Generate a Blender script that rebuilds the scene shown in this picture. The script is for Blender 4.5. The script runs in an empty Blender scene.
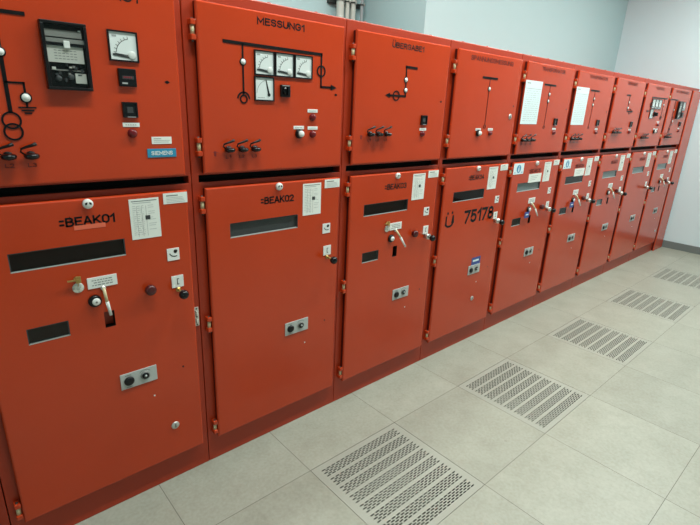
import bpy, bmesh, math, random
from mathutils import Vector, Matrix
PI = math.pi
random.seed(7)
scene = bpy.context.scene
col = scene.collection

# ------------------------------------------------------------------ materials
MATS = {}
def srgb(r, g, b):
    f = lambda c: (c / 255) / 12.92 if c <= 10 else (((c / 255) + .055) / 1.055) ** 2.4
    return (f(r), f(g), f(b), 1)

def mat(name, colour, rough=.5, metal=0., bump=None, vary=None, coat=0., emit=None, spec=.5):
    m = bpy.data.materials.new(name); m.use_nodes = True
    nt = m.node_tree; N = nt.nodes; L = nt.links
    b = N['Principled BSDF']
    b.inputs['Base Color'].default_value = colour
    b.inputs['Roughness'].default_value = rough
    b.inputs['Metallic'].default_value = metal
    b.inputs['Coat Weight'].default_value = coat
    b.inputs['Specular IOR Level'].default_value = spec
    tc = N.new('ShaderNodeTexCoord')
    if vary:                                   # (scale, amount): gentle blotches of the paint itself
        n = N.new('ShaderNodeTexNoise'); n.inputs['Scale'].default_value = vary[0]; n.inputs['Detail'].default_value = 4
        L.new(tc.outputs['Object'], n.inputs['Vector'])
        mr = N.new('ShaderNodeMapRange'); mr.inputs['To Min'].default_value = 1 - vary[1]; mr.inputs['To Max'].default_value = 1 + vary[1]
        mr.inputs['From Min'].default_value = .3; mr.inputs['From Max'].default_value = .7
        L.new(n.outputs['Fac'], mr.inputs['Value'])
        mx = N.new('ShaderNodeVectorMath'); mx.operation = 'SCALE'
        mx.inputs[0].default_value = colour[:3]
        L.new(mr.outputs['Result'], mx.inputs['Scale']); L.new(mx.outputs['Vector'], b.inputs['Base Color'])
    if bump:                                   # (scale, strength)
        n = N.new('ShaderNodeTexNoise'); n.inputs['Scale'].default_value = bump[0]; n.inputs['Detail'].default_value = 3
        L.new(tc.outputs['Object'], n.inputs['Vector'])
        bp = N.new('ShaderNodeBump'); bp.inputs['Strength'].default_value = bump[1]; bp.inputs['Distance'].default_value = .002
        L.new(n.outputs['Fac'], bp.inputs['Height']); L.new(bp.outputs['Normal'], b.inputs['Normal'])
    if emit:
        b.inputs['Emission Color'].default_value = emit[0]; b.inputs['Emission Strength'].default_value = emit[1]
    MATS[name] = m
    return m

RED = (.54, .047, .0085, 1)
mat('red_paint', RED, .19, bump=(260, .03), vary=(3.5, .04), spec=.5)
mat('red_frame', (.44, .034, .006, 1), .42, bump=(220, .06))
mat('gap_shade', (.085, .007, .004, 1), .7, spec=.2)
mat('slot_black', (.004, .004, .004, 1), .9)
mat('void', (.006, .006, .006, 1), .9, spec=.1)
mat('black_paint', (.006, .005, .005, 1), .5, spec=.2)
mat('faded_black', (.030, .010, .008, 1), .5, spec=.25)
mat('black_plastic', (.007, .007, .008, 1), .3, spec=.3)
mat('black_gloss', (.005, .005, .006, 1), .15, spec=.4)
mat('dark_grey', (.045, .048, .05, 1), .4)
mat('blind_grey', (.16, .20, .20, 1), .5)
mat('mid_grey', (.24, .24, .22, 1), .45)
mat('light_grey', (.60, .60, .54, 1), .5)
mat('white_plastic', (.84, .85, .81, 1), .35)
mat('dial_white', (.88, .92, .90, 1), .4)
mat('paper_white', (.84, .86, .80, 1), .75)
mat('paper_blue', (.76, .88, .90, 1), .7)
mat('print_grey', (.20, .21, .20, 1), .8)
mat('print_light', (.42, .44, .43, 1), .8)
mat('plate_grey', (.50, .52, .50, 1), .38)
mat('cream', (.66, .55, .33, 1), .4)
mat('brass', (.55, .36, .12, 1), .35, metal=.9)
mat('silver', (.66, .66, .62, 1), .28, metal=.9)
mat('zinc', (.75, .75, .68, 1), .45, metal=.5, vary=(90, .4))
mat('nickel_cap', (.58, .57, .54, 1), .35, metal=.6)
mat('red_lens', (.16, .008, .012, 1), .18)
mat('dark_red_knob', (.075, .008, .010, 1), .3)
mat('pink_tape', (.80, .15, .075, 1), .6)
mat('sign_blue', (.035, .26, .48, 1), .4)
mat('tag_blue', (.035, .075, .30, 1), .45)
mat('brand_blue', (.03, .27, .44, 1), .35)
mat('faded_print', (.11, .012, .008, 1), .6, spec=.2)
mat('red_print', (.20, .010, .008, 1), .6)
mat('green_yellow', (.20, .23, .08, 1), .5)
mat('display_red', (.25, .02, .03, 1), .4)
mat('conduit_grey', (.48, .49, .44, 1), .5)
mat('conduit_dark', (.30, .33, .34, 1), .5)
mat('steel_dark', (.06, .065, .06, 1), .5, metal=.5)
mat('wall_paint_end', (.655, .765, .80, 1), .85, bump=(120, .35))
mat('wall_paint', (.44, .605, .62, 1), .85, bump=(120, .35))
mat('ceiling_paint', (.80, .82, .80, 1), .9)
mat('base_grey', (.165, .185, .180, 1), .5)
mat('grille_paint', (.36, .365, .31, 1), .45, spec=.35)
mat('lamp_white', (.8, .8, .8, 1), .4)

def glass_mat(name, tint):
    m = bpy.data.materials.new(name); m.use_nodes = True
    nt = m.node_tree; N = nt.nodes; L = nt.links
    N.remove(N['Principled BSDF'])
    t = N.new('ShaderNodeBsdfTransparent'); t.inputs['Color'].default_value = tint
    g = N.new('ShaderNodeBsdfGlossy'); g.inputs['Roughness'].default_value = .03
    lw = N.new('ShaderNodeLayerWeight'); lw.inputs['Blend'].default_value = .5
    pw = N.new('ShaderNodeMath'); pw.operation = 'POWER'; pw.inputs[1].default_value = 5; L.new(lw.outputs['Facing'], pw.inputs[0])
    f = N.new('ShaderNodeMapRange'); f.inputs['To Min'].default_value = .045 if name == 'tinted_pane' else .02; L.new(pw.outputs[0], f.inputs['Value'])
    mx = N.new('ShaderNodeMixShader')
    L.new(f.outputs[0], mx.inputs['Fac']); L.new(t.outputs[0], mx.inputs[1]); L.new(g.outputs[0], mx.inputs[2])
    L.new(mx.outputs[0], N['Material Output'].inputs['Surface'])
    MATS[name] = m
glass_mat('clear_pane', (.97, .98, .98, 1)); glass_mat('tinted_pane', (.22, .29, .31, 1))

TX, TY = 0.0, -0.369                       # one corner of the 600 mm raised-floor grid
def floor_mat():
    m = bpy.data.materials.new('floor_tiles'); m.use_nodes = True
    nt = m.node_tree; N = nt.nodes; L = nt.links
    b = N['Principled BSDF']
    tc = N.new('ShaderNodeTexCoord'); sx = N.new('ShaderNodeSeparateXYZ'); L.new(tc.outputs['Object'], sx.inputs[0])
    def math_(op, a, bb=None):
        n = N.new('ShaderNodeMath'); n.operation = op
        for i, v in enumerate((a, bb)):
            if v is None: continue
            if isinstance(v, (int, float)): n.inputs[i].default_value = v
            else: L.new(v, n.inputs[i])
        return n.outputs[0]
    ids, ds = [], []
    for out, off in ((sx.outputs['X'], TX), (sx.outputs['Y'], TY)):
        u = math_('DIVIDE', math_('SUBTRACT', out, off), .6)
        ids.append(math_('FLOOR', u))
        fr = math_('FRACT', u)
        ds.append(math_('MINIMUM', fr, math_('SUBTRACT', 1., fr)))
    d = math_('MINIMUM', ds[0], ds[1])
    joint = math_('LESS_THAN', d, .0021)
    cx = N.new('ShaderNodeCombineXYZ'); L.new(ids[0], cx.inputs[0]); L.new(ids[1], cx.inputs[1])
    wn = N.new('ShaderNodeTexWhiteNoise'); L.new(cx.outputs[0], wn.inputs['Vector'])
    n1 = N.new('ShaderNodeTexNoise'); n1.inputs['Scale'].default_value = 5; n1.inputs['Detail'].default_value = 8; n1.inputs['Roughness'].default_value = .65
    off = N.new('ShaderNodeVectorMath'); off.operation = 'MULTIPLY_ADD'
    L.new(wn.outputs['Color'], off.inputs[0]); off.inputs[1].default_value = (9, 9, 9); L.new(tc.outputs['Object'], off.inputs[2])
    L.new(off.outputs[0], n1.inputs['Vector'])
    n2 = N.new('ShaderNodeTexNoise'); n2.inputs['Scale'].default_value = 70; n2.inputs['Detail'].default_value = 5
    L.new(off.outputs[0], n2.inputs['Vector'])
    mix = math_('ADD', math_('MULTIPLY', n1.outputs['Fac'], .6), math_('MULTIPLY', n2.outputs['Fac'], .4))
    ramp = N.new('ShaderNodeValToRGB')
    ramp.color_ramp.elements[0].position = .36; ramp.color_ramp.elements[0].color = (.315, .318, .258, 1)
    ramp.color_ramp.elements[1].position = .64; ramp.color_ramp.elements[1].color = (.405, .412, .345, 1)
    L.new(mix, ramp.inputs['Fac'])
    # sparse darker specks and pale flecks of the stone print
    sp = N.new('ShaderNodeTexVoronoi'); sp.inputs['Scale'].default_value = 2.1; L.new(off.outputs[0], sp.inputs['Vector'])
    speck = math_('MULTIPLY', math_('LESS_THAN', sp.outputs['Distance'], .017), .35)
    m0 = N.new('ShaderNodeMixRGB'); L.new(speck, m0.inputs[0]); L.new(ramp.outputs['Color'], m0.inputs[1]); m0.inputs[2].default_value = (.2, .19, .15, 1)
    tone = N.new('ShaderNodeVectorMath'); tone.operation = 'SCALE'
    mr = N.new('ShaderNodeMapRange'); mr.inputs['To Min'].default_value = .96; mr.inputs['To Max'].default_value = 1.04
    L.new(wn.outputs['Value'], mr.inputs['Value']); L.new(m0.outputs[0], tone.inputs[0]); L.new(mr.outputs[0], tone.inputs['Scale'])
    m1 = N.new('ShaderNodeMixRGB'); L.new(joint, m1.inputs[0]); L.new(tone.outputs[0], m1.inputs[1]); m1.inputs[2].default_value = (.12, .115, .09, 1)
    L.new(m1.outputs[0], b.inputs['Base Color'])
    b.inputs['Roughness'].default_value = .38; b.inputs['Specular IOR Level'].default_value = .35
    rr = N.new('ShaderNodeMapRange'); rr.inputs['To Min'].default_value = .30; rr.inputs['To Max'].default_value = .48
    L.new(n1.outputs['Fac'], rr.inputs['Value']); L.new(rr.outputs[0], b.inputs['Roughness'])
    MATS['floor_tiles'] = m
floor_mat()

# ------------------------------------------------------------------ mesh builder
class MB:
    def __init__(s): s.v = []; s.f = []; s.m = []; s.mats = []; s.sm = []
    def mi(s, m):
        if m not in s.mats: s.mats.append(m)
        return s.mats.index(m)
    def add(s, vs, fs, m, smooth=False):
        o = len(s.v); s.v += [tuple(v) for v in vs]; k = s.mi(m)
        for f in fs: s.f.append([o + i for i in f]); s.m.append(k); s.sm.append(smooth)
    def bm(s, b, m, smooth=False):
        b.verts.index_update()
        s.add([v.co for v in b.verts], [[v.index for v in f.verts] for f in b.faces], m, smooth); b.free()
    def box(s, x0, x1, y0, y1, z0, z1, m, bev=0., seg=2):
        b = bmesh.new(); bmesh.ops.create_cube(b, size=1)
        for v in b.verts:
            v.co = Vector(((x0 + x1) / 2 + v.co.x * (x1 - x0), (y0 + y1) / 2 + v.co.y * (y1 - y0), (z0 + z1) / 2 + v.co.z * (z1 - z0)))
        if bev: bmesh.ops.bevel(b, geom=b.edges[:], offset=bev, segments=seg, profile=.5, affect='EDGES')
        s.bm(b, m); return s
    def lathe(s, c, prof, m, n=20, axis='y', smooth=True):
        # prof: (radius, offset along the axis); axis '-y' points into the room
        vs, fs = [], []
        for r, h in prof:
            for k in range(n):
                a = 2 * PI * k / n
                p = {'y': (r * math.cos(a), -h, r * math.sin(a)), 'z': (r * math.cos(a), r * math.sin(a), h), 'x': (h, r * math.cos(a), r * math.sin(a))}[axis]
                vs.append((c[0] + p[0], c[1] + p[1], c[2] + p[2]))
        for i in range(len(prof) - 1):
            for k in range(n):
                q = (k + 1) % n
                fs.append((i * n + k, i * n + q, (i + 1) * n + q, (i + 1) * n + k))
        fs.append(tuple(range(n))[::-1]); e = (len(prof) - 1) * n
        fs.append(tuple(range(e, e + n)))
        s.add(vs, fs, m, smooth); return s
    def tube(s, pts, r, m, n=10):
        pts = [Vector(p) for p in pts]; vs, fs = [], []
        rs = r if isinstance(r, (list, tuple)) else [r] * len(pts)
        up = Vector((0, 0, 1))
        for i, p in enumerate(pts):
            t = (pts[min(i + 1, len(pts) - 1)] - pts[max(i - 1, 0)]).normalized()
            a = t.cross(up)
            if a.length < .1: a = t.cross(Vector((1, 0, 0)))
            a.normalize(); b = t.cross(a)
            for k in range(n):
                w = 2 * PI * k / n; vs.append(p + (a * math.cos(w) + b * math.sin(w)) * rs[i])
        for i in range(len(pts) - 1):
            for k in range(n):
                q = (k + 1) % n; fs.append((i * n + k, i * n + q, (i + 1) * n + q, (i + 1) * n + k))
        fs.append(tuple(range(n))[::-1]); e = (len(pts) - 1) * n; fs.append(tuple(range(e, e + n)))
        s.add(vs, fs, m, True); return s
    def prism(s, poly, y0, y1, m):               # poly in (x, z), front face at y0
        n = len(poly)
        vs = [(x, y0, z) for x, z in poly] + [(x, y1, z) for x, z in poly]
        s.add(vs, [tuple(range(n)), tuple(range(n, 2 * n))[::-1]] + [(i, n + i, n + (i + 1) % n, (i + 1) % n) for i in range(n)], m); return s
    def ring(s, c, r0, r1, y0, y1, m, n=28, a0=0., a1=2 * PI):   # flat ring or arc in the x-z plane
        full = abs(a1 - a0 - 2 * PI) < 1e-6
        k = n if full else n + 1
        vs = []
        for i in range(k):
            a = a0 + (a1 - a0) * i / n; ca, sa = math.cos(a), math.sin(a)
            for r in (r0, r1):
                for y in (y0, y1): vs.append((c[0] + r * ca, y, c[1] + r * sa))
        fs = []
        for i in range(n):
            a, b = 4 * i, 4 * ((i + 1) % k)
            fs += [(a, a + 2, b + 2, b), (a + 2, a + 3, b + 3, b + 2), (a, b, b + 1, a + 1)]
        s.add(vs, fs, m); return s
    def mesh(s, name):
        me = bpy.data.meshes.new(name); me.from_pydata(s.v, [], s.f)
        for m in s.mats: me.materials.append(MATS[m])
        me.polygons.foreach_set('material_index', s.m); me.polygons.foreach_set('use_smooth', s.sm)
        b = bmesh.new(); b.from_mesh(me); bmesh.ops.recalc_face_normals(b, faces=b.faces[:]); b.to_mesh(me); b.free()
        me.update(); return me
    def build(s, name, parent=None, loc=(0, 0, 0), label=None):
        return link(name, s.mesh(name), parent, loc, label)

def link(name, me, parent=None, loc=(0, 0, 0), label=None):
    o = bpy.data.objects.new(name, me); col.objects.link(o); o.location = loc
    if parent is not None: o.parent = parent
    if label: o['label'] = label
    return o
def tag(o, label, cat, group=None):
    o['label'] = label; o['category'] = cat
    if group: o['group'] = group
    return o
def struct(o): o['kind'] = 'structure'; return o
def empty(name, loc):
    o = bpy.data.objects.new(name, None); col.objects.link(o); o.location = loc; o.empty_display_size = .1; return o
CACHE = {}
def part(key, name, maker, parent, loc=(0, 0, 0), label=None):   # repeated small parts share their mesh data
    if key not in CACHE: CACHE[key] = maker().mesh(key)
    return link(name, CACHE[key], parent, loc, label)

# ------------------------------------------------------------------ lettering
def arc(cx, cz, rx, rz, a0, a1, n=10):
    return [(cx + rx * math.cos(math.radians(a0 + (a1 - a0) * k / n)), cz + rz * math.sin(math.radians(a0 + (a1 - a0) * k / n))) for k in range(n + 1)]
GLYPH = {   # plain engraving-style capitals: (advance width, polylines), capital height 1
    'A': (.66, [[(0, 0), (.31, 1), (.35, 1), (.66, 0)], [(.11, .32), (.55, .32)]]),
    'B': (.58, [[(0, 0), (0, 1), (.32, 1)] + arc(.32, .77, .22, .23, 90, -90) + [(0, .54)], [(.32, .54)] + arc(.32, .27, .26, .27, 90, -90) + [(0, 0)]]),
    'E': (.52, [[(.52, 1), (0, 1), (0, 0), (.52, 0)], [(0, .53), (.44, .53)]]),
    'F': (.50, [[(.50, 1), (0, 1), (0, 0)], [(0, .53), (.44, .53)]]),
    'G': (.62, [arc(.31, .69, .31, .31, 20, 180) + arc(.31, .31, .31, .31, 180, 360) + [(.62, .47), (.36, .47)]]),
    'I': (.10, [[(.05, 0), (.05, 1)]]),
    'K': (.60, [[(0, 0), (0, 1)], [(.57, 1), (0, .38)], [(.18, .57), (.60, 0)]]),
    'M': (.74, [[(0, 0), (0, 1), (.37, .30), (.74, 1), (.74, 0)]]),
    'N': (.60, [[(0, 0), (0, 1), (.60, 0), (.60, 1)]]),
    'O': (.62, [arc(.31, .69, .31, .31, 0, 180) + arc(.31, .31, .31, .31, 180, 360) + [(.62, .69)]]),
    'P': (.56, [[(0, 0), (0, 1), (.30, 1)] + arc(.30, .74, .26, .26, 90, -90) + [(0, .48)]]),
    'R': (.60, [[(0, 0), (0, 1), (.30, 1)] + arc(.30, .74, .26, .26, 90, -90) + [(0, .48)], [(.32, .48), (.60, 0)]]),
    'S': (.56, [arc(.28, .755, .27, .245, 20, 270) + arc(.28, .265, .28, .265, 90, -160)]),
    'T': (.58, [[(0, 1), (.58, 1)], [(.29, 1), (.29, 0)]]),
    'U': (.60, [[(0, 1), (0, .30)] + arc(.30, .30, .30, .30, 180, 360) + [(.60, .30), (.60, 1)]]),
    'Z': (.58, [[(0, 1), (.58, 1), (0, 0), (.58, 0)]]),
    'L': (.48, [[(0, 1), (0, 0), (.48, 0)]]),
    '=': (.30, [[(0, .74), (.24, .74)], [(0, .22), (.24, .22)]]),
    '0': (.56, [arc(.28, .70, .28, .30, 0, 180) + arc(.28, .30, .28, .30, 180, 360) + [(.56, .70)]]),
    '1': (.30, [[(0, .72), (.28, 1), (.28, 0)]]),
    '2': (.54, [arc(.27, .72, .26, .28, 165, -20) + [(0, 0), (.54, 0)]]),
    '3': (.54, [arc(.26, .77, .24, .23, 150, -90), arc(.26, .27, .28, .27, 90, -150)]),
    '4': (.58, [[(.42, 0), (.42, 1), (0, .26), (.58, .26)]]),
    '5': (.54, [[(.48, 1), (.06, 1), (.03, .52)] + arc(.26, .32, .28, .32, 120, -145)]),
    '6': (.54, [arc(.27, .29, .27, .29, 150, -210) + [(.40, 1)]]),
    '7': (.54, [[(0, 1), (.54, 1), (.16, 0)]]),
    '8': (.54, [arc(.27, .76, .23, .24, -90, 270, 16), arc(.27, .27, .27, .27, -90, 270, 16)]),
    '9': (.54, [arc(.27, .71, .27, .29, -30, 330, 16) + [(.14, 0)]]),
}
def text_geo(mb, s, x0, z0, width, cap, y, m, depth=.0006, bold=.05):
    """raised lettering in the x-z plane, front face at y; x0,z0 = left end of the base line, stretched to width, capitals cap high.
    bold = half the stroke as a share of the cap height"""
    gap = .24; adv = 0; runs = []
    for ch in s:
        uml = ch == 'Ü'
        if ch == ' ': adv += .3; continue
        w, ps = GLYPH['U' if uml else ch]
        runs.append((adv, ps + ([[(.10, 1.36), (.10, 1.40)], [(.50, 1.36), (.50, 1.40)]] if uml else [])))
        adv += w + gap
    total = adv - gap; h = bold * cap
    kx = (width - 2 * h) / total; kz = cap - 2 * h
    for a, ps in runs:
        for pl in ps:
            P = [(x0 + h + (a + px) * kx, z0 + h + pz * kz) for px, pz in pl]
            L_, R_ = [], []
            for i, p in enumerate(P):
                q0 = P[i - 1] if i else None; q1 = P[i + 1] if i < len(P) - 1 else None
                ds = [Vector((b[0] - a_[0], b[1] - a_[1])).normalized() for a_, b in ((q0, p), (p, q1)) if a_ is not None and b is not None]
                n = Vector((0, 0))
                for d in ds: n += Vector((-d.y, d.x))
                n.normalize(); c = max(.45, n.dot(Vector((-ds[0].y, ds[0].x))))
                e = Vector(p)
                if q0 is None: e = e - ds[0] * h
                if q1 is None: e = e + ds[-1] * h
                L_.append(e + n * (h / c)); R_.append(e - n * (h / c))
            k = len(P)
            V = [(v.x, yy, v.y) for yy in (y, y + depth) for v in L_ + R_]
            F = []
            for i in range(k - 1):
                F += [(i, i + 1, k + i + 1, k + i), (i, 2 * k + i, 2 * k + i + 1, i + 1), (k + i, k + i + 1, 3 * k + i + 1, 3 * k + i)]
            F += [(0, k, 3 * k, 2 * k), (k - 1, 3 * k - 1, 4 * k - 1, 2 * k - 1)]
            mb.add(V, F, m)
    return mb

# ------------------------------------------------------------------ sheet-metal door with cut-outs
YF = -.030                                  # front face of every door
def door_mesh(x0, x1, z0, z1, holes, y0=YF, y1=-.001, bev=.008, m='red_paint'):
    mb = MB()
    xs = sorted({x0 + bev, x1 - bev, *[h[0] for h in holes], *[h[1] for h in holes]})
    zs = sorted({z0 + bev, z1 - bev, *[h[2] for h in holes], *[h[3] for h in holes]})
    solid = lambda i, j: 0 <= i < len(xs) - 1 and 0 <= j < len(zs) - 1 and not any(
        h[0] - 1e-6 <= (xs[i] + xs[i + 1]) / 2 <= h[1] + 1e-6 and h[2] - 1e-6 <= (zs[j] + zs[j + 1]) / 2 <= h[3] + 1e-6 for h in holes)
    for i in range(len(xs) - 1):
        for j in range(len(zs) - 1):
            if not solid(i, j): continue
            a, b, c, d = xs[i], xs[i + 1], zs[j], zs[j + 1]
            mb.add([(a, y0, c), (b, y0, c), (b, y0, d), (a, y0, d)], [(0, 1, 2, 3)], m)
    for h in holes:                          # folded edges of the cut-outs
        a, b, c, d = h
        P = [(a, c), (b, c), (b, d), (a, d)]
        for k in range(4):
            p, q = P[k], P[(k + 1) % 4]
            mb.add([(p[0], y0, p[1]), (q[0], y0, q[1]), (q[0], y1, q[1]), (p[0], y1, p[1])], [(0, 1, 2, 3)], 'slot_black')
    loops = []
    for k in range(5):                       # rounded rim
        a = PI / 2 * k / 4
        e = bev * math.sin(a); yy = y0 + bev * (1 - math.cos(a))
        loops.append([(x0 + bev - e, yy, z0 + bev - e), (x1 - bev + e, yy, z0 + bev - e), (x1 - bev + e, yy, z1 - bev + e), (x0 + bev - e, yy, z1 - bev + e)])
    e, q_ = .003, y0 + .011                  # folded skin, behind it a set-back band, gap shade put into its colour
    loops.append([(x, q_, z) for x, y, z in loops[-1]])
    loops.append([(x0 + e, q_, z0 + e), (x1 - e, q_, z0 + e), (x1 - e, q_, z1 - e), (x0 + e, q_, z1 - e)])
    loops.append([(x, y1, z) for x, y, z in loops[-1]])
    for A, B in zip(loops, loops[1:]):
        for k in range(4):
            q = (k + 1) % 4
            mb.add([A[k], A[q], B[q], B[k]], [(0, 1, 2, 3)], 'gap_shade' if B is loops[-1] else m)
    mb.add(loops[-1], [(0, 1, 2, 3)] if not holes else [], m)
    return mb

# ------------------------------------------------------------------ small fittings (local origin = centre on the door face, room is -y)
def hinge():
    mb = MB()
    mb.box(-.010, .010, -.012, .018, .016, .036, 'red_paint', .003)
    mb.box(-.010, .010, -.012, .018, -.036, -.016, 'red_paint', .003)
    mb.lathe((0, 0, 0), [(.0075, -.017), (.0075, .017)], 'cream', 12, 'z')
    mb.lathe((0, 0, 0), [(.0045, -.042), (.0045, .040)], 'steel_dark', 10, 'z')
    mb.box(-.004, .014, .004, .022, -.03, .03, 'red_frame', .002)
    return mb
def red_lamp():
    return MB().lathe((0, 0, 0), [(.0165, 0), (.0165, .004), (.0135, .006), (.0135, .012), (.011, .016), (.005, .018)], 'red_lens', 20)
def push_knob():
    mb = MB().lathe((0, 0, 0), [(.021, 0), (.021, .010), (.018, .014)], 'black_plastic', 20)
    return mb.lathe((.002, 0, 0), [(.014, .012), (.014, .022), (.010, .026)], 'white_plastic', 20)
def label_strip():
    mb = MB().box(-.029, .029, -.002, 0, -.0075, .0075, 'white_plastic', .001)
    for k in range(5): mb.box(-.020 + k * .008, -.015 + k * .008, -.0026, -.002, -.0015, .0015, 'print_light')
    return mb
def test_cap():                              # flat capped test socket with its hooked strap above
    mb = MB().lathe((0, 0, 0), [(.014, 0), (.014, .010)], 'black_plastic', 14)
    mb.lathe((0, -.016, 0), [(.010, -.011), (.019, -.008), (.022, -.002), (.022, .002), (.018, .006), (.009, .008)], 'black_gloss', 20, 'z')
    mb.tube([(-.018, -.012, .004), (-.028, -.014, .013), (-.026, -.018, .022), (-.012, -.022, .028), (.004, -.024, .033), (.016, -.024, .038)], [.003, .003, .0035, .004, .005, .006], 'black_plastic', 8)
    return mb
def cap_text(s):
    mb = MB(); text_geo(mb, s, -.012, -.037, .024, .013, -.0006, 'faded_print', bold=.08); return mb
def meter(kind=0):
    mb = MB()
    w = .048
    for a in ((-w, w, -w, -w + .005), (-w, w, w - .005, w), (-w, -w + .005, -w + .005, w - .005), (w - .005, w, -w + .005, w - .005)):
        mb.box(a[0], a[1], -.007, 0, a[2], a[3], 'black_plastic')
    mb.box(-w + .005, w - .005, -.003, 0, -w + .005, w - .005, 'dial_white')
    if kind == 0:
        px, pz = .026, -.026
        mb.ring((px, pz), .050, .0515, -.0035, -.003, 'black_paint', 16, PI * .56, PI * .96)
        for k in range(7):
            a = PI * (.56 + .40 * k / 6); ca, sa = math.cos(a), math.sin(a); q = .0008
            mb.prism([(px + .0515 * ca - q * sa, pz + .0515 * sa + q * ca), (px + .0515 * ca + q * sa, pz + .0515 * sa - q * ca), (px + .059 * ca + q * sa, pz + .059 * sa - q * ca), (px + .059 * ca - q * sa, pz + .059 * sa + q * ca)], -.0036, -.003, 'print_grey')
        mb.prism([(-.036, -.030), (.020, -.037), (.020, -.032), (-.010, -.025), (-.036, -.024)], -.0045, -.003, 'dark_grey')
        mb.prism([(-.030, -.0235), (.012, -.0275), (.012, -.0262), (-.030, -.0222)], -.0048, -.003, 'black_paint')
        mb.lathe((px, -.003, pz), [(.013, 0), (.013, .002), (.011, .003)], 'white_plastic', 16)
        mb.box(-.034, -.020, -.0035, -.003, .028, .034, 'print_light')
    else:
        px, pz = .022, -.022
        mb.prism([(px - .0045, pz), (px + .0045, pz), (px - .012, .036), (px - .015, .036)], -.0045, -.003, 'black_paint')
        mb.lathe((px, -.003, pz), [(.007, 0), (.007, .002)], 'black_plastic', 12)
        mb.ring((px, pz), .058, .0592, -.0035, -.003, 'print_grey', 16, PI * .55, PI * .97)
        for k in range(5): mb.box(-.032 + k * .007, -.028 + k * .007, -.0035, -.003, -.036, -.033, 'print_light')
    # cover pane
    mb.add([(-w + .005, -.0062, -w + .005), (w - .005, -.0062, -w + .005), (w - .005, -.0062, w - .005), (-w + .005, -.0062, w - .005)], [(0, 1, 2, 3)], 'clear_pane')
    return mb
def rotary_switch():
    mb = MB().box(-.025, .025, -.012, 0, -.025, .025, 'black_plastic', .003)
    mb.lathe((0, -.012, 0), [(.018, 0), (.017, .010)], 'black_gloss', 18)
    mb.prism([(-.005, -.017), (.005, -.017), (.005, .017), (-.005, .017)], -.036, -.02, 'black_gloss')
    mb.box(-.018, .018, -.0125, -.012, .020, .0225, 'print_light')
    return mb
def square_indicator():
    mb = MB()
    for a in ((-.025, .025, -.026, -.021), (-.025, .025, .021, .026), (-.025, -.020, -.021, .021), (.020, .025, -.021, .021)):
        mb.box(a[0], a[1], -.010, 0, a[2], a[3], 'black_plastic')
    mb.box(-.020, .020, -.006, 0, -.021, .021, 'black_gloss')
    mb.box(-.010, .010, -.0065, -.006, -.010, .010, 'dark_grey')
    mb.box(-.012, .016, -.0105, -.010, -.0250, -.0228, 'print_light')
    return mb
def counter_display():
    mb = MB().box(-.029, .029, -.012, 0, -.029, .029, 'black_plastic', .002)
    mb.box(-.018, .020, -.0125, -.012, -.005, .006, 'dark_grey')
    for k in range(5): mb.box(-.014 + k * .006, -.0105 + k * .006, -.013, -.0125, -.002, .004, 'display_red')
    mb.box(-.020, -.002, -.0125, -.012, -.021, -.016, 'print_light')
    return mb
def relay():
    mb = MB(); w, h = .064, .100
    for a in ((-w, w, -h, -h + .009), (-w, w, h - .009, h), (-w, -w + .010, -h + .009, h - .009), (w - .010, w, -h + .009, h - .009)):
        mb.box(a[0], a[1], -.024, 0, a[2], a[3], 'black_plastic', .0015)
    w -= .010; h -= .009
    mb.box(-w, w, -.004, 0, -h, h, 'black_paint')
    mb.box(-w + .002, w - .004, -.014, -.004, .056, .076, 'mid_grey')
    mb.box(-w + .002, w, -.016, -.004, .040, .052, 'mid_grey')
    mb.box(-w, w, -.018, -.004, .030, .038, 'black_gloss')
    mb.box(-.006, .012, -.021, -.004, .024, .046, 'white_plastic', .002)
    mb.box(-w + .001, w - .005, -.014, -.004, -.018, .030, 'light_grey')
    for k in range(6):
        for j in range(4): mb.box(-.034 + k * .011, -.026 + k * .011, -.0145, -.014, -.008 + j * .008, -.006 + j * .008, 'print_grey')
    mb.box(w - .012, w - .006, -.014, -.004, .074, .080, 'white_plastic')
    rr = random.Random(3)
    for k in range(16):
        x, z = rr.uniform(-w + .006, w - .016), rr.uniform(-h + .008, -.028)
        mb.box(x, x + rr.uniform(.004, .012), -.004 - rr.uniform(.003, .012), -.004, z, z + rr.uniform(.003, .012), rr.choice(['dark_grey', 'mid_grey', 'black_gloss', 'light_grey', 'dark_grey']))
    for c in ((-.030, -.066), (.006, -.060)): mb.lathe((c[0], -.004, c[1]), [(.009, 0), (.009, .010), (.006, .012)], 'dark_grey', 14)
    mb.box(.018, w - .004, -.012, -.004, -.078, -.048, 'light_grey')
    mb.box(-w + .008, w - .008, -.008, -.004, -.042, -.038, 'mid_grey')
    mb.add([(-w, -.022, -h), (w, -.022, -h), (w, -.022, h), (-w, -.022, h)], [(0, 1, 2, 3)], 'clear_pane')
    return mb
def key_slot():
    return MB().prism([(-.010, 0), (0, .006), (.010, 0), (0, -.006)], -.001, 0, 'black_paint')
def lock_knob():
    mb = MB().lathe((0, 0, 0), [(.018, 0), (.018, .003), (.014, .006)], 'nickel_cap', 20)
    return mb.box(-.002, .002, -.0075, -.006, -.009, .009, 'dark_grey')
def top_knob():                              # pale lock with two dark marks at the top rim of a lower door
    mb = MB().lathe((0, 0, 0), [(.017, 0), (.017, .010), (.014, .014)], 'white_plastic', 20)
    for sx in (-1, 1): mb.prism([(sx * .002, .007), (sx * .010, .005), (sx * .011, -.003), (sx * .004, -.001)], -.0146, -.014, 'black_paint')
    return mb
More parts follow.
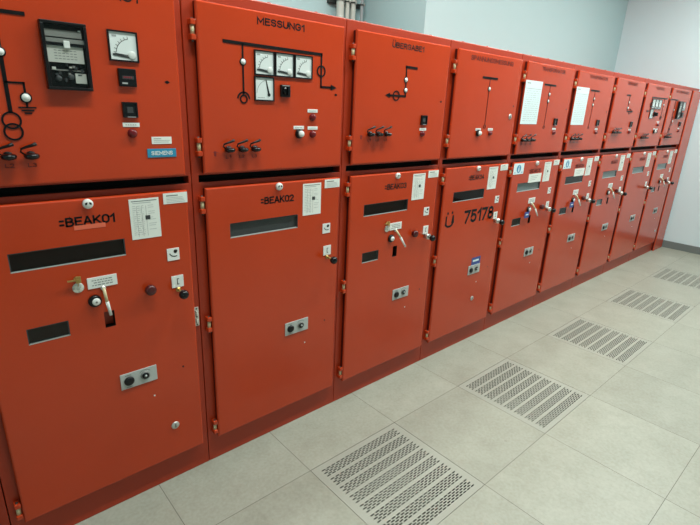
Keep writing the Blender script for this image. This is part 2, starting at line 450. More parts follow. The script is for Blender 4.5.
def paper_doc():
    w, h = .055, .0775; rr = random.Random(11)
    mb = MB().box(-w, w, -.0016, 0, -h, h, 'paper_white')
    y = (-.0020, -.0016)
    mb.box(-w + .008, w - .008, *y, h - .010, h - .007, 'print_grey')
    mb.box(-w + .012, w - .030, *y, h - .017, h - .0148, 'print_light')
    for k in range(15):
        z = h - .028 - k * .0078
        x = -w + .010
        while x < -.006:
            l = rr.uniform(.006, .018); mb.box(x, min(x + l, -.004), *y, z, z + .0016, 'print_light'); x += l + .005
        if k % 3 != 2 and k < 13:
            l = rr.uniform(.012, .03); mb.box(.012, .012 + l, *y, z, z + .0014, 'print_light')
    mb.box(.000, .018, -.0022, -.0016, -.004, .012, 'dark_grey')
    for x in (-.030, -.012, .004): mb.box(x, x + .0008, *y, -h + .010, .050, 'print_grey')
    return mb
def warning_sticker():
    rr = random.Random(5)
    mb = MB().box(-.048, .048, -.0014, 0, -.021, .021, 'paper_white')
    y = (-.0018, -.0014)
    mb.box(-.036, .010, *y, .009, .013, 'print_grey')
    for k in range(4): mb.box(-.036, rr.uniform(.01, .040), *y, .002 - k * .006, .0036 - k * .006, 'print_light')
    return mb
def symbol_tag():                            # white square with a curved switching arrow
    mb = MB().box(-.025, .025, -.0025, 0, -.026, .026, 'white_plastic', .001)
    mb.ring((.006, .014), .021, .0245, -.003, -.0025, 'black_paint', 12, PI * 1.12, PI * 1.62)
    mb.lathe((.009, -.0025, .012), [(.0075, 0), (.0075, .0005)], 'black_paint', 12)
    mb.box(.009, .017, -.003, -.0025, .012, .018, 'black_paint')
    return mb
def bracket_tag():
    mb = MB().box(-.025, .025, -.0025, 0, -.026, .026, 'white_plastic', .001)
    mb.box(-.003, 0, -.003, -.0025, -.013, .013, 'black_paint')
    mb.box(-.003, .006, -.003, -.0025, .010, .013, 'black_paint'); mb.box(-.003, .006, -.003, -.0025, -.013, -.010, 'black_paint')
    return mb
def ball_lever():                            # short brass shank standing out under the tag, with a black ball grip
    mb = MB().lathe((0, 0, 0), [(.010, 0), (.010, .006)], 'brass', 14)
    mb.tube([(0, -.004, 0), (0, -.046, -.004)], .0055, 'brass', 10)
    prof = [(.020 * math.sin(a), .020 * (1 - math.cos(a))) for a in [PI * k / 10 for k in range(1, 10)]]
    return mb.lathe((0, -.038, -.004), prof, 'black_gloss', 20)
def boss_lever():                            # the same grip behind a bright locking collar
    mb = MB().lathe((0, 0, -.002), [(.013, 0), (.013, .012), (.019, .014), (.019, .034), (.014, .037), (.007, .038)], 'silver', 20)
    mb.tube([(0, -.036, -.002), (0, -.050, -.005)], .006, 'silver', 10)
    prof = [(.020 * math.sin(a), .020 * (1 - math.cos(a))) for a in [PI * k / 10 for k in range(1, 10)]]
    return mb.lathe((0, -.042, -.005), prof, 'black_gloss', 20)
def dark_knob():
    return MB().lathe((0, 0, 0), [(.014, 0), (.014, .008), (.021, .012), (.021, .024), (.016, .030), (.006, .031)], 'dark_red_knob', 20)
def notice_plate():
    rr = random.Random(4)
    mb = MB().box(-.051, .051, -.003, 0, -.0215, .0215, 'white_plastic', .001)
    for k in range(3):
        x = -.036 + .006 * (k == 1)
        while x < .034:
            l = rr.uniform(.005, .012); mb.box(x, min(x + l, .040), -.0034, -.003, .008 - k * .0095, .0112 - k * .0095, 'print_grey'); x += l + .003
    return mb
def ring_lock():
    mb = MB().lathe((0, 0, 0), [(.023, 0), (.023, .008), (.019, .013)], 'black_plastic', 22)
    mb.lathe((.002, -.011, 0), [(.014, 0), (.014, .006), (.011, .008)], 'white_plastic', 18)
    return mb.lathe((.002, -.018, 0), [(.004, 0), (.004, .002)], 'mid_grey', 10)
def swing_handle(out):
    mb = MB()
    tip = (.012, -.016, -.105) if not out else (.052, -.045, -.095)
    mb.lathe((0, 0, .004), [(.009, 0), (.009, .010)], 'silver', 14)
    mid = (.003, -.022, -.046) if not out else (.016, -.034, -.034)
    mb.tube([(0, -.010, .006), mid], [.006, .0055], 'cream', 10)
    mb.tube([mid, tip], [.0065, .0055], 'white_plastic', 10)
    return mb
def slot_box(w=.0185, h=.0325, d=.05):
    mb = MB()
    mb.box(-w, w, d - .002, d, -h, h, 'slot_black')
    for a in ((-w - .001, -w, -h, h), (w, w + .001, -h, h), (-w, w, -h - .001, -h), (-w, w, h, h + .001)): mb.box(a[0], a[1], .002, d, a[2], a[3], 'slot_black')
    return mb
def view_window(w, h, d=.10, gear=True, blind=None):
    mb = MB()
    mb.box(-w, w, d - .002, d, -h, h, 'void')
    for a in ((-w - .001, -w, -h, h), (w, w + .001, -h, h), (-w, w, -h - .001, -h), (-w, w, h, h + .001)): mb.box(a[0], a[1], .002, d, a[2], a[3], 'void')
    t = .004
    for a in ((-w, w, -h, -h + t), (-w, w, h - t, h), (-w, -w + t, -h + t, h - t), (w - t, w, -h + t, h - t)): mb.box(a[0], a[1], .0015, .008, a[2], a[3], 'plate_grey' if a[3] == -h + t else 'dark_grey')  # bottom bar paler: lit sill highlight put into its colour
    if blind: mb.box(-w, w * blind[1], .012, .015, -h, h, blind[0])
    elif gear:
        for x, q, m in ((-.9, .14, 'dark_grey'), (-.62, .35, 'void'), (-.05, .30, 'dark_grey'), (.4, .10, 'black_plastic'), (.62, .3, 'dark_grey')):
            mb.box(w * x, w * (x + q), .05, d, -h * .7, h * .75, m)
        mb.tube([(w * .26, .045, -h * .25), (w * .34, .04, -h * .05), (w * .42, .04, -h * .30)], .005, 'green_yellow', 8)
    mb.add([(-w + t, .003, -h + t), (w - t, .003, -h + t), (w - t, .003, h - t), (-w + t, .003, h - t)], [(0, 1, 2, 3)], 'clear_pane' if blind else 'tinted_pane')
    return mb
def socket_plate():
    mb = MB().box(-.0725, .0725, -.004, 0, -.035, .035, 'plate_grey', .0015)
    mb.lathe((-.040, -.004, -.001), [(.020, 0), (.020, .004), (.016, .009), (.010, .010)], 'black_plastic', 20)
    mb.lathe((.024, -.004, .003), [(.019, 0), (.019, .004)], 'mid_grey', 20)
    mb.lathe((.024, -.008, .003), [(.014, 0), (.014, .004), (.008, .004)], 'black_plastic', 18)
    mb.lathe((.024, -.012, .003), [(.005, 0), (.005, .003)], 'plate_grey', 10)
    mb.ring((.024, .003), .025, .027, -.0044, -.004, 'print_grey', 14, PI * .2, PI * .8)
    mb.box(-.054, -.030, -.0044, -.004, .024, .027, 'print_grey'); mb.box(-.052, -.028, -.0044, -.004, -.030, -.027, 'print_grey')
    return mb
def small_dot(m, r=.004):
    return lambda: MB().lathe((0, 0, 0), [(r, 0), (r, .001)], m, 10)
def big_sheet():                             # printed list taped to an upper door
    rr = random.Random(21); w, h = .118, .148
    mb = MB().box(-w, w, -.0014, 0, -h, h, 'paper_blue')
    y = (-.0018, -.0014)
    mb.box(-w + .02, -w + .07, *y, h - .022, h - .014, 'print_light')
    mb.box(-w + .01, w - .01, *y, h - .055, h - .052, 'print_light')
    for k in range(15):
        x = -w + .022
        z = h - .07 - k * .0145
        while x < w - .03:
            l = rr.uniform(.015, .05); mb.box(x, min(x + l, w - .02), *y, z, z + .0022, 'print_light'); x += l + .012
    return mb
def white_card():
    mb = MB().box(-.098, .098, -.0016, 0, -.0335, .0335, 'paper_white')
    for k in range(3): mb.box(-.07, .05 - .02 * k, -.002, -.0016, .014 - k * .014, .017 - k * .014, 'print_light')
    return mb
def pictogram():
    mb = MB().box(-.072, .072, -.0016, 0, -.040, .040, 'paper_blue')
    mb.ring((.0, .0), .0, .030, -.002, -.0016, 'sign_blue', 20)
    mb.prism([(-.006, .012), (.004, .012), (.010, -.020), (-.012, -.020)], -.0024, -.002, 'paper_blue'); mb.lathe((-.001, -.002, .019), [(.005, 0), (.005, .0004)], 'paper_blue', 10)
    mb.box(-.058, -.040, -.002, -.0016, -.030, -.024, 'sign_blue'); mb.box(.040, .058, -.002, -.0016, -.030, -.024, 'sign_blue')
    return mb
# ------------------------------------------------------------------ mimic diagrams (strips fixed to the upper doors)
Y0, Y1 = YF - .0022, YF
def strip(mb, x0, z0, x1, z1, w=.010, m='black_paint'):
    d = Vector((x1 - x0, z1 - z0)).normalized() * (w / 2); n = Vector((-d.y, d.x))
    mb.prism([(x0 - d.x + n.x, z0 - d.y + n.y), (x0 - d.x - n.x, z0 - d.y - n.y), (x1 + d.x - n.x, z1 + d.y - n.y), (x1 + d.x + n.x, z1 + d.y + n.y)], Y0, Y1, m)
def node(mb, x, z, r=.0105):
    mb.lathe((x, YF, z), [(r + .004, 0), (r + .004, .003)], 'black_paint', 18)
    mb.lathe((x, YF, z), [(r, .003), (r, .0045)], 'white_plastic', 18)
def arrow(mb, x, z, s):
    mb.prism([(x, z + .013), (x, z - .013), (x + s * .034, z)][::s], Y0, Y1, 'black_paint')
def mimic(kind):
    mb = MB()
    if kind == 'feed':
        strip(mb, .03, 1.928, .298, 1.928, .011)
        strip(mb, .226, 1.928, .226, 1.650, .011)
        node(mb, .226, 1.817); strip(mb, .226, 1.733, .272, 1.733, .006); strip(mb, .272, 1.733, .272, 1.664, .006); node(mb, .272, 1.690, .012)
        strip(mb, .250, 1.661, .294, 1.661, .004); strip(mb, .257, 1.652, .287, 1.652, .004); strip(mb, .264, 1.644, .280, 1.644, .004)
        mb.ring((.225, 1.622), .021, .0265, Y0, Y1, 'black_paint'); mb.ring((.225, 1.588), .021, .0265, Y0 - .0006, Y1, 'black_paint')
    elif kind in ('meas', 'meas_m'):
        f = (lambda x: x) if kind == 'meas' else (lambda x: .86 - x)
        s = 1 if kind == 'meas' else -1
        strip(mb, f(.152), 1.926, f(.630), 1.922, .012)
        strip(mb, f(.231), 1.922, f(.231), 1.738, .007); node(mb, f(.231), 1.858)
        mb.ring((f(.231), 1.716), .012, .018, Y0, Y1, 'black_paint'); mb.ring((f(.231), 1.716), .024, .030, Y0, Y1, 'black_paint', 16, PI * .02, PI * .98)
        strip(mb, f(.631), 1.922, f(.631), 1.785, .008); strip(mb, f(.631), 1.785, f(.690), 1.785, .009); arrow(mb, f(.690), 1.785, s)
        mb.ring((f(.631), 1.852), .019, .025, Y0 - .0006, Y1, 'black_paint')
    elif kind in ('trans', 'trans_m'):
        f = (lambda x: x) if kind == 'trans' else (lambda x: .815 - x)
        s = -1 if kind == 'trans' else 1
        strip(mb, f(.404), 1.916, f(.485), 1.914, .012); strip(mb, f(.404), 1.914, f(.409), 1.770, .008)
        node(mb, f(.405), 1.851); node(mb, f(.408), 1.799)
        strip(mb, f(.409), 1.769, f(.290), 1.769, .010); arrow(mb, f(.290), 1.769, s)
        mb.ring((f(.338), 1.769), .020, .026, Y0 - .0006, Y1, 'black_paint')
    elif kind == 'volt':
        strip(mb, .320, 1.912, .476, 1.912, .013); strip(mb, .398, 1.912, .400, 1.630, .004, 'faded_print'); node(mb, .400, 1.847, .011)
        mb.ring((.400, 1.615), .009, .0125, Y0, Y1, 'faded_black')
    elif kind == 'branch':
        strip(mb, .318, 1.916, .480, 1.916, .012); strip(mb, .400, 1.916, .398, 1.630, .004, 'faded_print')
        node(mb, .402, 1.851, .010); node(mb, .400, 1.802, .010); mb.ring((.398, 1.615), .009, .0125, Y0, Y1, 'faded_black')
    return mb

# ------------------------------------------------------------------ one cabinet
W = .8
def body():
    mb = MB(); x0, x1 = .0015, W - .0015
    zs0, zs1 = 1.383, 1.412
    mb.box(x0, x1, .06, 1.05, 0, 2.095, 'red_frame', .003)
    mb.box(x0, x1, 0, .06, 0, zs0, 'red_frame', .0025)
    mb.box(x0, x1, 0, .06, zs1, 2.095, 'red_frame', .004)
    mb.box(x0, .030, 0, .06, zs0 - .003, zs1 + .003, 'red_frame')
    mb.box(W - .012, x1, 0, .06, zs0 - .003, zs1 + .003, 'red_frame')
    mb.box(.03, W - .012, .054, .0605, zs0, zs1, 'slot_black')
    mb.box(.03, W - .012, .004, .06, zs0 - .0005, zs0 + .0008, 'slot_black'); mb.box(.03, W - .012, .004, .06, zs1 - .0008, zs1 + .0005, 'slot_black')
    return mb
def lid_bolt():
    return MB().lathe((0, 0, 0), [(.009, 0), (.009, .003), (.006, .005), (.002, .0055)], 'red_frame', 12, 'z')
def latch_plate():
    mb = MB().box(-.010, .010, -.004, 0, -.045, .045, 'zinc', .001)
    mb.box(-.006, .004, -.016, -.004, .008, .030, 'zinc', .002); mb.box(-.006, .004, -.014, -.004, -.030, -.008, 'zinc', .002)
    for z in (-.038, 0, .038): mb.lathe((0, -.004, z), [(.004, 0), (.003, .002)], 'steel_dark', 10)
    return mb

LX0, LX1, LZ0, LZ1 = .043, .766, .140, 1.362
UX0, UX1, UZ0, UZ1 = .043, .766, 1.420, 2.053
CAB = dict(
    n1=dict(id='01', kind='feed', full=True, title=('NETZEINSPEISUNG1', .180, .640, 2.006), out=False, lever='ball', silver=(.638, .307), latch=True, strip=True),
    n2=dict(id='02', kind='meas', full=False, title=('MESSUNG1', .300, .536, 2.003), lever='ball'),
    n3=dict(id='03', kind='trans', full=True, title=('ÜBERGABE1', .286, .535, 1.998), out=True, lever='boss'),
    n4=dict(id='04', kind='volt', full=False, title=('SPANNUNGSMESSUNG', .170, .648, 2.000), lever='boss', silver=(.518, .367), number=True),
    n5=dict(id='05', kind='branch', full=True, title=('TRANSFORMATOR', .240, .600, 2.004), out=True, lever='boss', sheet=True, card=True),
    n6=dict(id='06', kind='branch', full=True, title=('TRANSFORMATOR', .240, .610, 2.006), out=True, lever='boss', sheet=True, card=True),
    n7=dict(id='07', kind='trans_m', full=True, title=('ÜBERGABE2', .290, .540, 2.004), out=True, lever='boss'),
    n8=dict(id='08', kind='meas_m', full=False, title=('MESSUNG2', .285, .545, 2.004), lever='boss'),
    n9=dict(id='09', kind='feed', full=True, title=('NETZEINSPEISUNG2', .180, .644, 2.004), out=True, lever='boss', silver=(.67, .307)),
)
LABEL = {
    '01': 'red switchgear cabinet lettered BEAK01, nearest at the left edge, with blue brand plate',
    '02': 'red switchgear cabinet lettered BEAK02 and MESSUNG1, four white square meters above',
    '03': 'red switchgear cabinet lettered BEAK03 under an arrow diagram reading ÜBERGABE 1',
    '04': 'red switchgear cabinet lettered BEAK04 with large black number Ü 75178',
    '05': 'red switchgear cabinet right of the Ü 75178 one, with tall white sheet on its upper door',
    '06': 'red switchgear cabinet with tall white sheet above, second cabinet right of the Ü 75178 one',
    '07': 'red switchgear cabinet right of the two with tall white sheets, bare upper door',
    '08': 'second last red switchgear cabinet of the row, white square meters in its upper door',
    '09': 'last red switchgear cabinet beside the plain end panel, dark relay window in upper door',
}
def cabinet(n, cfg):
    s = -.35 + .8 * (n - 2)
    dx = -.005 * (n - 1)                       # fittings sit slightly further left on the far doors
    root = empty('switchgear_cabinet', (s, 0, 0))
    tag(root, LABEL[cfg['id']], 'cabinet', 'red switchgear cabinets in a row')
    bd = part('cabinet_body', 'cabinet_body', body, root)
    for bx in (.13, .385, .63): part('lid_bolt', 'bolt', lid_bolt, bd, (bx, .016, 2.0945))
    # ---- upper door
    up = part('upper_door', 'upper_door', lambda: door_mesh(UX0, UX1, UZ0, UZ1, []), root)
    for z in (1.952, 1.527): part('hinge', 'hinge', hinge, up, (.031, -.018, z), 'red hinge with cream pin')
    k = cfg['kind']
    part('mimic_' + k, 'mimic_diagram', lambda: mimic(k), up, (0, 0, 0), 'black single line diagram')
    t = cfg['title']; mb = MB()
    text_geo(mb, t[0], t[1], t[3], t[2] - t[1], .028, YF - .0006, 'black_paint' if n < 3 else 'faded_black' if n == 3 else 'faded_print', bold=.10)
    mb.build('title_lettering', up, label='black lettering ' + t[0])
    P = lambda key, name, mk, x, z, label=None: part(key, name, mk, up, (x, YF, z), label)
    strips = lambda x, z: P('label_strip', 'label_strip', label_strip, x, z, 'small white label strip')
    lamp = lambda x, z: P('red_lamp', 'signal_lamp', red_lamp, x, z, 'dark red signal lamp')
    def caps(xs, z):
        for i, x in enumerate(xs):
            P('test_cap', 'test_socket_cap', test_cap, x, z, 'black test socket cap on a strap')
            P('cap_L%d' % (i + 1), 'socket_lettering', lambda: cap_text('L%d' % (i + 1)), x, z)
    if k == 'feed':
        P('relay', 'relay_window', relay, .398, 1.818, 'black framed glass relay window')
        P('meter0', 'meter', meter, .576, 1.867, 'white square dial meter')
        P('counter', 'counter_display', counter_display, .578, 1.768, 'black counter display')
        P('square_ind', 'indicator', square_indicator, .577, 1.662, 'black square indicator')
        strips(.577, 1.611); lamp(.578, 1.582)
        caps((.137, .199, .260), 1.515)
        if n == 1:
            mb = MB().box(-.037, .037, -.0016, 0, -.013, .013, 'paper_white')
            for q in range(3): mb.box(-.030, (-.002, .030, .026)[q], -.002, -.0016, .005 - q * .006, .0068 - q * .006, 'print_grey' if q == 0 else 'print_light')
            mb.build('sticker', up, (.681, YF, 1.556), 'small white sticker')
            mb = MB().box(-.054, .054, -.003, 0, -.0158, .0158, 'brand_blue', .001)
            text_geo(mb, 'SIEMENS', -.040, -.0072, .080, .0145, -.0036, 'white_plastic', bold=.085)
            mb.build('brand_plate', up, (.678, YF, 1.510), 'blue brand plate with white lettering')
        P('key_slot', 'lock', key_slot, .718, 1.762)
    elif k in ('meas', 'meas_m'):
        for q in range(3): P('meter0', 'meter', meter, .335 + q * .1 + dx, 1.861, 'white square dial meter')
        P('meter1', 'meter', lambda: meter(1), .333 + dx, 1.760, 'white square meter with upright needle')
        P('rotary', 'rotary_switch', rotary_switch, .436 + dx, 1.757, 'black rotary switch')
        strips(.585, 1.678); lamp(.584, 1.650); strips(.508, 1.604); strips(.587, 1.602)
        P('push_knob', 'push_button', push_knob, .509, 1.577, 'black and white push button'); lamp(.586, 1.575)
        caps((.152, .214, .275), 1.516)
        P('key_slot', 'lock', key_slot, .722, 1.754)
    elif k in ('trans', 'trans_m'):
        P('square_ind', 'indicator', square_indicator, .578, 1.648, 'black square indicator')
        strips(.579, 1.597); lamp(.574, 1.573); caps((.156, .217, .278), 1.573)
        P('key_slot', 'lock', key_slot, .720, 1.752)
    elif k == 'volt':
        strips(.330, 1.597); strips(.472, 1.597)
        P('push_knob', 'push_button', push_knob, .330, 1.574, 'black and white push button'); lamp(.469, 1.573)
        P('lock_knob', 'lock', lock_knob, .695, 1.683, 'pale round door lock'); P('key_slot', 'lock', key_slot, .722, 1.752)
    elif k == 'branch':
        P('big_sheet', 'paper_sheet', big_sheet, .160, 1.783, 'tall white printed sheet')
        P('square_ind', 'indicator', square_indicator, .566, 1.655, 'black square indicator')
        strips(.569, 1.601); lamp(.568, 1.573); caps((.10, .165, .235), 1.523)
        P('key_slot', 'lock', key_slot, .722, 1.752)
    if k in ('feed', 'meas', 'trans', 'meas_m', 'trans_m', 'branch'):
        def mark():
            m_ = MB(); m_.box(-.006, .003, -.0006, 0, -.018, .002, 'red_print'); m_.box(-.012, .012, -.0006, 0, -.004, -.002, 'red_print'); return m_
        P('phase_mark', 'phase_mark', mark, .095 if k in ('meas', 'meas_m') else .10, 1.508 if k != 'trans' else 1.566, 'faint red marking')
    # ---- lower door
    full = cfg['full']
    win = (.148 + dx * .3, .512 + dx, 1.134, 1.201)
    holes = [win]
    if full: holes += [(.160 + dx, .290 + dx, .864, .925), (.409 + dx, .446 + dx, .860, .925)]
    lo = door_mesh(LX0, LX1, LZ0, LZ1, holes).build('lower_door', root)
    for z in (1.292, .748, .200): part('hinge', 'hinge', hinge, lo, (.031, -.018, z), 'red hinge with cream pin')
    Q = lambda key, name, mk, x, z, label=None: part(key, name, mk, lo, (x + dx, YF, z), label)
    bl = {2: ('dark_grey', 1), 5: ('blind_grey', 1), 7: ('blind_grey', 1), 8: ('blind_grey', 1), 9: ('blind_grey', 1)}.get(n)
    mb = view_window((win[1] - win[0]) / 2, (win[3] - win[2]) / 2, blind=bl)
    mb.build('viewing_window', lo, ((win[0] + win[1]) / 2, YF, 1.1675), 'viewing window with grey panel behind' if n in (5, 7, 8, 9) else 'dark viewing window')
    Q('top_knob', 'lock', top_knob, .403, 1.344, 'white lock with dark marks')
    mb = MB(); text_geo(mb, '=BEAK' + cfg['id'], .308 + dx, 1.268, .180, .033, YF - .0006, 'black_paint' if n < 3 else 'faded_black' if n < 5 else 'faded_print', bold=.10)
    mb.build('lettering', lo, label='black lettering =BEAK' + cfg['id'])
    Q('paper_doc', 'document_sheet', paper_doc, .595, 1.267, 'white printed document sheet')
    part('warning_sticker', 'sticker', warning_sticker, lo, (.716, YF, 1.335), 'small white text sticker')
    Q('symbol_tag', 'symbol_tag', symbol_tag, .690, 1.107, 'white tag with curved black symbol')
    Q('bracket_tag', 'symbol_tag', bracket_tag, .699, .988, 'white tag with bracket symbol')
    if cfg['lever'] == 'ball': Q('ball_lever', 'ball_lever', ball_lever, .699, .952, 'brass lever with black ball grip')
    else: Q('boss_lever', 'ball_lever', boss_lever, .699, .952, 'silver lever with black ball grip')
    Q('socket_plate', 'socket_plate', socket_plate, .508, .605, 'grey plate with two round sockets')
    Q('white_dot', 'rivet', small_dot('white_plastic'), .562, .494, 'pale rivet'); Q('black_dot', 'plug', small_dot('black_paint'), .695, .588, 'black plug')
    if full:
        Q('dark_knob', 'knob', dark_knob, .583, .981, 'dark red knob')
        Q('notice_plate', 'notice_plate', notice_plate, .418, 1.049, 'white notice plate')
        Q('ring_lock', 'ring_lock', ring_lock, .384, .979, 'black ring lock with white centre')
        Q('swing_%d' % cfg['out'], 'swing_handle', lambda: swing_handle(cfg['out']), .417, 1.020, 'pale swing handle')
        Q('slot_box', 'handle_slot', slot_box, .4275, .8925, 'black handle slot')
        Q('small_window%d' % (n in (7, 9)), 'viewing_window', lambda: view_window(.065, .0305, gear=False, blind=('blind_grey', 1) if n in (7, 9) else None), .225, .8945, 'small grey viewing window' if n in (7, 9) else 'small dark viewing window')
    if cfg.get('silver'): part('lock_knob', 'lock', lock_knob, lo, (cfg['silver'][0], YF, cfg['silver'][1]), 'silver round door lock')
    if cfg.get('latch'): part('latch', 'latch_plate', latch_plate, bd, (.7825, 0, .794), 'zinc latch plate')
    if cfg.get('strip'): MB().box(-.051, .051, -.001, 0, -.008, .008, 'pink_tape').build('tape_strip', lo, (.402, YF, 1.262), 'salmon coloured tape strip')
    if cfg.get('number'):
        mb = MB()
        text_geo(mb, 'Ü', .088, .968, .086, .080, YF - .0006, 'black_paint', bold=.085)
        mb.build('number_lettering', lo, label='large black letter Ü')
        mb = MB(); text_geo(mb, '75178', .292, .970, .362, .094, YF - .0006, 'black_paint', bold=.098)
        mb.build('number_lettering', lo, label='large black number 75178')
        mb = MB().box(-.055, .055, -.0012, 0, -.028, .028, 'tag_blue')
        mb.box(-.040, .035, -.0016, -.0012, -.004, .010, 'paper_blue'); mb.build('sticker', lo, (.508, YF, .668), 'small blue sticker')
    if cfg.get('card'):
        part('white_card', 'card', white_card, lo, (.390, YF, 1.229), 'white card stuck below the lettering')
        part('pictogram', 'sign', pictogram, lo, (.122, YF, 1.313), 'white sign with blue pictogram')
    return s, dx

for i in range(1, 10):
    cabinet(i, CAB['n%d' % i])

# the cabinet before BEAK01, of which only a sliver shows
root = empty('switchgear_cabinet', (-1.95, 0, 0))
tag(root, 'red switchgear cabinet left of the BEAK01 one, only a sliver of its edge in view', 'cabinet', 'red switchgear cabinets in a row')
part('cabinet_body', 'cabinet_body', body, root)
o = part('upper_door', 'upper_door', None, root)
for z in (1.952, 1.527): part('hinge', 'hinge', hinge, o, (.031, -.018, z), 'red hinge with cream pin')
o = door_mesh(LX0, LX1, LZ0, LZ1, []).build('lower_door', root)
for z in (1.292, .748, .200): part('hinge', 'hinge', hinge, o, (.031, -.018, z), 'red hinge with cream pin')

# end panel between the last cabinet and the wall
mb = MB().box(6.0515, 6.43, 0, 1.05, 0, 2.095, 'red_frame', .003)
root = mb.build('end_panel'); tag(root, 'plain red end panel between the last cabinet and the white wall', 'panel')
door_mesh(6.085, 6.43, .0, 2.062, [], y1=0).build('cover_sheet', root)

# ------------------------------------------------------------------ things hanging on the doors
def key_mesh():
    mb = MB()
    mb.lathe((0, 0, .010), [(.010, 0), (.010, .006), (.007, .008)], 'brass', 16)
    mb.box(-.032, .006, -.016, -.011, .007, .013, 'brass', .001)
    mb.box(-.006, .012, -.014, -.009, -.004, .022, 'brass', .002)
    mb.tube([(0.002, -.012, -.002), (.001, -.013, -.010), (.001, -.008, -.016)], .0015, 'brass', 6)
    mb.lathe((.001, -.0005, -.024), [(.019, 0), (.019, .003), (.017, .004)], 'zinc', 22)
    return mb
for n, who in ((1, 'BEAK01'), (3, 'BEAK03')):
    s = -.35 + .8 * (n - 2)
    if 'key' not in CACHE: CACHE['key'] = key_mesh().mesh('key')
    o = link('key', CACHE['key'], None, (s + .335, YF, 1.066))
    tag(o, 'small brass key with round fob hanging on the %s cabinet door' % who, 'key', 'brass keys on the cabinets')
def lock_tag_mesh():
    mb = MB().box(-.040, .030, -.022, -.018, -.026, .022, 'tag_blue', .002)
    mb.tube([(.020, -.020, .018), (.034, -.016, .030), (.044, -.014, .034)], .003, 'tag_blue', 8)
    mb.box(-.026, .014, -.0225, -.022, -.004, .006, 'paper_blue')
    return mb
for n, who in ((5, 'cabinet with the nearer tall white sheet'), (6, 'cabinet with the farther tall white sheet')):
    s = -.35 + .8 * (n - 2)
    if 'tag' not in CACHE: CACHE['tag'] = lock_tag_mesh().mesh('lock_tag')
    o = link('lock_tag', CACHE['tag'], None, (s + .345 - .005 * (n - 1), YF, .944))
    tag(o, 'small blue tag hanging from the lock of the ' + who, 'tag', 'blue tags on the cabinets')

# ------------------------------------------------------------------ floor
GX = [0.0, 1.2, 2.4, 3.6, 4.8]
XW, YB, YR = 6.47, 1.10, -5.2
X_L = -3.0
def floor():
    mb = MB()
    xs = sorted({X_L, XW, *GX, *[g + .6 for g in GX]}); ys = [YR, TY - .6, TY, 1.9]
    for i in range(len(xs) - 1):
        for j in range(3):
            if j == 1 and any(abs(xs[i] - g) < 1e-6 for g in GX): continue
            a, b, c, d = xs[i], xs[i + 1], ys[j], ys[j + 1]
            mb.add([(a, c, 0), (b, c, 0), (b, d, 0), (a, d, 0)], [(0, 1, 2, 3)], 'floor_tiles')
    for g in GX:                              # dark shaft under each grille
        a, b, c, d, h = g, g + .6, TY - .6, TY, -.28
        for P in ([(a, c, 0), (b, c, 0), (b, c, h), (a, c, h)], [(a, d, 0), (b, d, 0), (b, d, h), (a, d, h)], [(a, c, 0), (a, d, 0), (a, d, h), (a, c, h)], [(b, c, 0), (b, d, 0), (b, d, h), (b, c, h)], [(a, c, h), (b, c, h), (b, d, h), (a, d, h)]):
            mb.add(P, [(0, 1, 2, 3)], 'void')
    return mb
struct(floor().build('floor'))
def grille():
    """600 mm perforated panel: eight bands of staggered slots, origin at its corner nearest the cabinets, running to -y"""
    mb = MB(); t = .004; g = .0012; M = 'grille_paint'
    e0, e1 = g, .6 - g
    def slab(x0, x1, y0, y1):
        mb.add([(x0, y0, 0), (x1, y0, 0), (x1, y1, 0), (x0, y1, 0), (x0, y0, -t), (x1, y0, -t), (x1, y1, -t), (x0, y1, -t)],
               [(0, 1, 2, 3), (0, 4, 5, 1), (1, 5, 6, 2), (2, 6, 7, 3), (3, 7, 4, 0)], M)
    slab(e0, .038, -e1, -e0); slab(.563, e1, -e1, -e0)
    y = -e0
    rows = []
    for k in range(8):
        c = -.059 - k * .0693
        for r in range(5): rows.append((c + (2 - r) * .0107, r % 2))
    pitch, sl, sw = .0309, .0214, .0065
    for yc, odd in rows:
        slab(.038, .563, yc + sw / 2, y)
        x = .038
        for q in range(17):
            a = .038 + .004 + q * pitch + (pitch / 2 if odd else 0)
            if a + sl > .562: continue
            slab(x, a, yc - sw / 2, yc + sw / 2); x = a + sl
        slab(x, .563, yc - sw / 2, yc + sw / 2)
        y = yc - sw / 2
    slab(.038, .563, -e1, y)
    return mb
gm = grille().mesh('floor_grille')
GL = ['perforated grey floor grille nearest the camera, in front of the BEAK02 cabinet',
      'perforated grey floor grille, second nearest of the five',
      'perforated grey floor grille in the middle of the five',
      'perforated grey floor grille, fourth from the camera, second farthest',
      'perforated grey floor grille farthest away, cut by the right edge near the white wall']
for g, l in zip(GX, GL):
    o = link('floor_grille', gm, None, (g, TY, .0)); tag(o, l, 'grille', 'perforated floor grilles')

# ------------------------------------------------------------------ room shell
H = 3.8
def wall(name, x0, x1, y0, y1, z0=0, z1=H, m='wall_paint'): return struct(MB().box(x0, x1, y0, y1, z0, z1, m).build(name))
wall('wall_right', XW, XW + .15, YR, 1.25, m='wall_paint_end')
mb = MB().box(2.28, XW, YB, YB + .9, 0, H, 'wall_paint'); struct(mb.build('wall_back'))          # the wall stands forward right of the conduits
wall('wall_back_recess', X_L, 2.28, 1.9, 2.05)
wall('wall_left', X_L - .15, X_L, YR, 1.9)
wall('wall_front', X_L, XW, YR - .15, YR)
struct(MB().box(X_L - .15, XW + .15, YR - .15, 2.05, H, H + .1, 'ceiling_paint').build('ceiling'))
struct(MB().box(XW - .012, XW, YR, -.003, 0, .098, 'base_grey', .003).build('baseboard_right'))
struct(MB().box(X_L, XW - .012, YR, YR + .012, 0, .098, 'base_grey', .003).build('baseboard_front'))

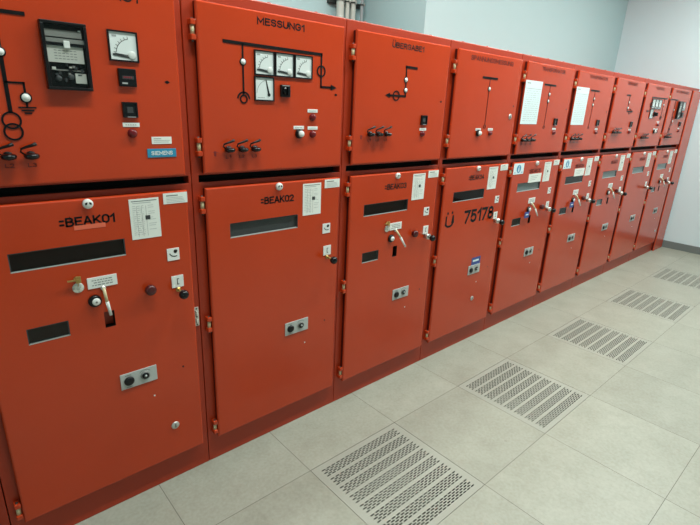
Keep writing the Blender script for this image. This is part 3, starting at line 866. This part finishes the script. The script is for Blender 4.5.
# ------------------------------------------------------------------ conduits and their rail
for x, r, m, l in ((1.918, .036, 'conduit_grey', 'thick pale grey conduit, leftmost of four rising behind the cabinets'),
                   (2.003, .020, 'conduit_grey', 'thin pale grey conduit just right of the thickest one'),
                   (2.072, .025, 'conduit_grey', 'pale grey conduit, third from left behind the cabinets'),
                   (2.182, .017, 'conduit_dark', 'thin darker grey conduit, rightmost of the four behind the cabinets')):
    mb = MB().tube([(x, 1.80, .0), (x, 1.80, H - .001)], r, m, 16)
    pipe = mb.build('conduit'); tag(pipe, l, 'pipe', 'conduits rising behind the cabinets')
    mb = MB()
    pts = [(x + (r + .004) * math.cos(a), 1.80 + (r + .004) * math.sin(a), 2.605) for a in [PI * 2 * k / 16 for k in range(17)]]
    for (a, b) in zip(pts, pts[1:]): mb.tube([a, b], .006, 'steel_dark', 6)
    mb.box(x - .006, x + .006, 1.80 + r + .002, 1.861, 2.595, 2.615, 'steel_dark')
    mb.lathe((x, 1.80 - r - .014, 2.605), [(.008, -.012), (.008, .012)], 'silver', 10, 'z')
    mb.build('clamp', pipe, label='dark steel pipe clamp')
mb = MB().box(1.84, 2.24, 1.862, 1.8995, 2.585, 2.625, 'steel_dark', .003)
tag(mb.build('clamp_rail'), 'dark steel clamp rail holding the grey conduits on the back wall', 'rail')

# ------------------------------------------------------------------ lamps
LAMPS = [(-.4, -.95, .75), (1.5, -.9, 1.0), (3.3, -.9, 1.), (4.95, -.9, 1.05), (.5, .45, .75)]  # last entry: unseen fill lamp added behind the row to lift recess and floor
for i, (x, y, k) in enumerate(LAMPS):
    mb = MB().box(-.62, .62, -.10, .10, .012, .07, 'lamp_white', .006)
    mb.box(-.62, .62, -.104, -.096, -.004, .03, 'lamp_white'); mb.box(-.62, .62, .096, .104, -.004, .03, 'lamp_white')
    o = mb.build('ceiling_light', None, (x, y, H - .0705))
    tag(o, 'white ceiling light, ' + ['above the camera end', 'second along the row', 'third along the row', 'farthest, near the white end wall', 'unseen fill added behind the row to brighten the conduit recess'][i], 'light', 'ceiling lights')
    la = bpy.data.lights.new('tube_light', 'AREA'); la.shape = 'RECTANGLE'; la.size = 1.2; la.size_y = .18
    la.energy = 60 * k; la.color = (.91, 1., .955)
    lo = bpy.data.objects.new('tube_light', la); col.objects.link(lo); lo.location = (x, y, H - .062)

w = bpy.data.worlds.new('World'); scene.world = w; w.use_nodes = True
w.node_tree.nodes['Background'].inputs['Color'].default_value = (.02, .02, .02, 1)

# ------------------------------------------------------------------ camera
cam = bpy.data.cameras.new('Camera'); cam.sensor_width = 36; cam.sensor_fit = 'HORIZONTAL'; cam.lens = 36 * 472.42 / 700
cam.clip_start = .02
co = bpy.data.objects.new('Camera', cam); col.objects.link(co); scene.camera = co
rx, roll, yaw = .3201, .0438, .8332
F = Vector((math.cos(yaw) * math.cos(rx), math.sin(yaw) * math.cos(rx), -math.sin(rx)))
r0 = Vector((math.sin(yaw), -math.cos(yaw), 0)); u0 = r0.cross(F)
Rv = math.cos(roll) * r0 + math.sin(roll) * u0; Uv = -math.sin(roll) * r0 + math.cos(roll) * u0
co.matrix_world = Matrix(((Rv.x, Uv.x, -F.x, -1.1525), (Rv.y, Uv.y, -F.y, -1.8601), (Rv.z, Uv.z, -F.z, 1.7081), (0, 0, 0, 1)))

scene.view_settings.view_transform = 'Standard'; scene.view_settings.look = 'None'
scene.view_settings.gamma = 1; scene.view_settings.exposure = .07
scene.cycles.use_denoising = True
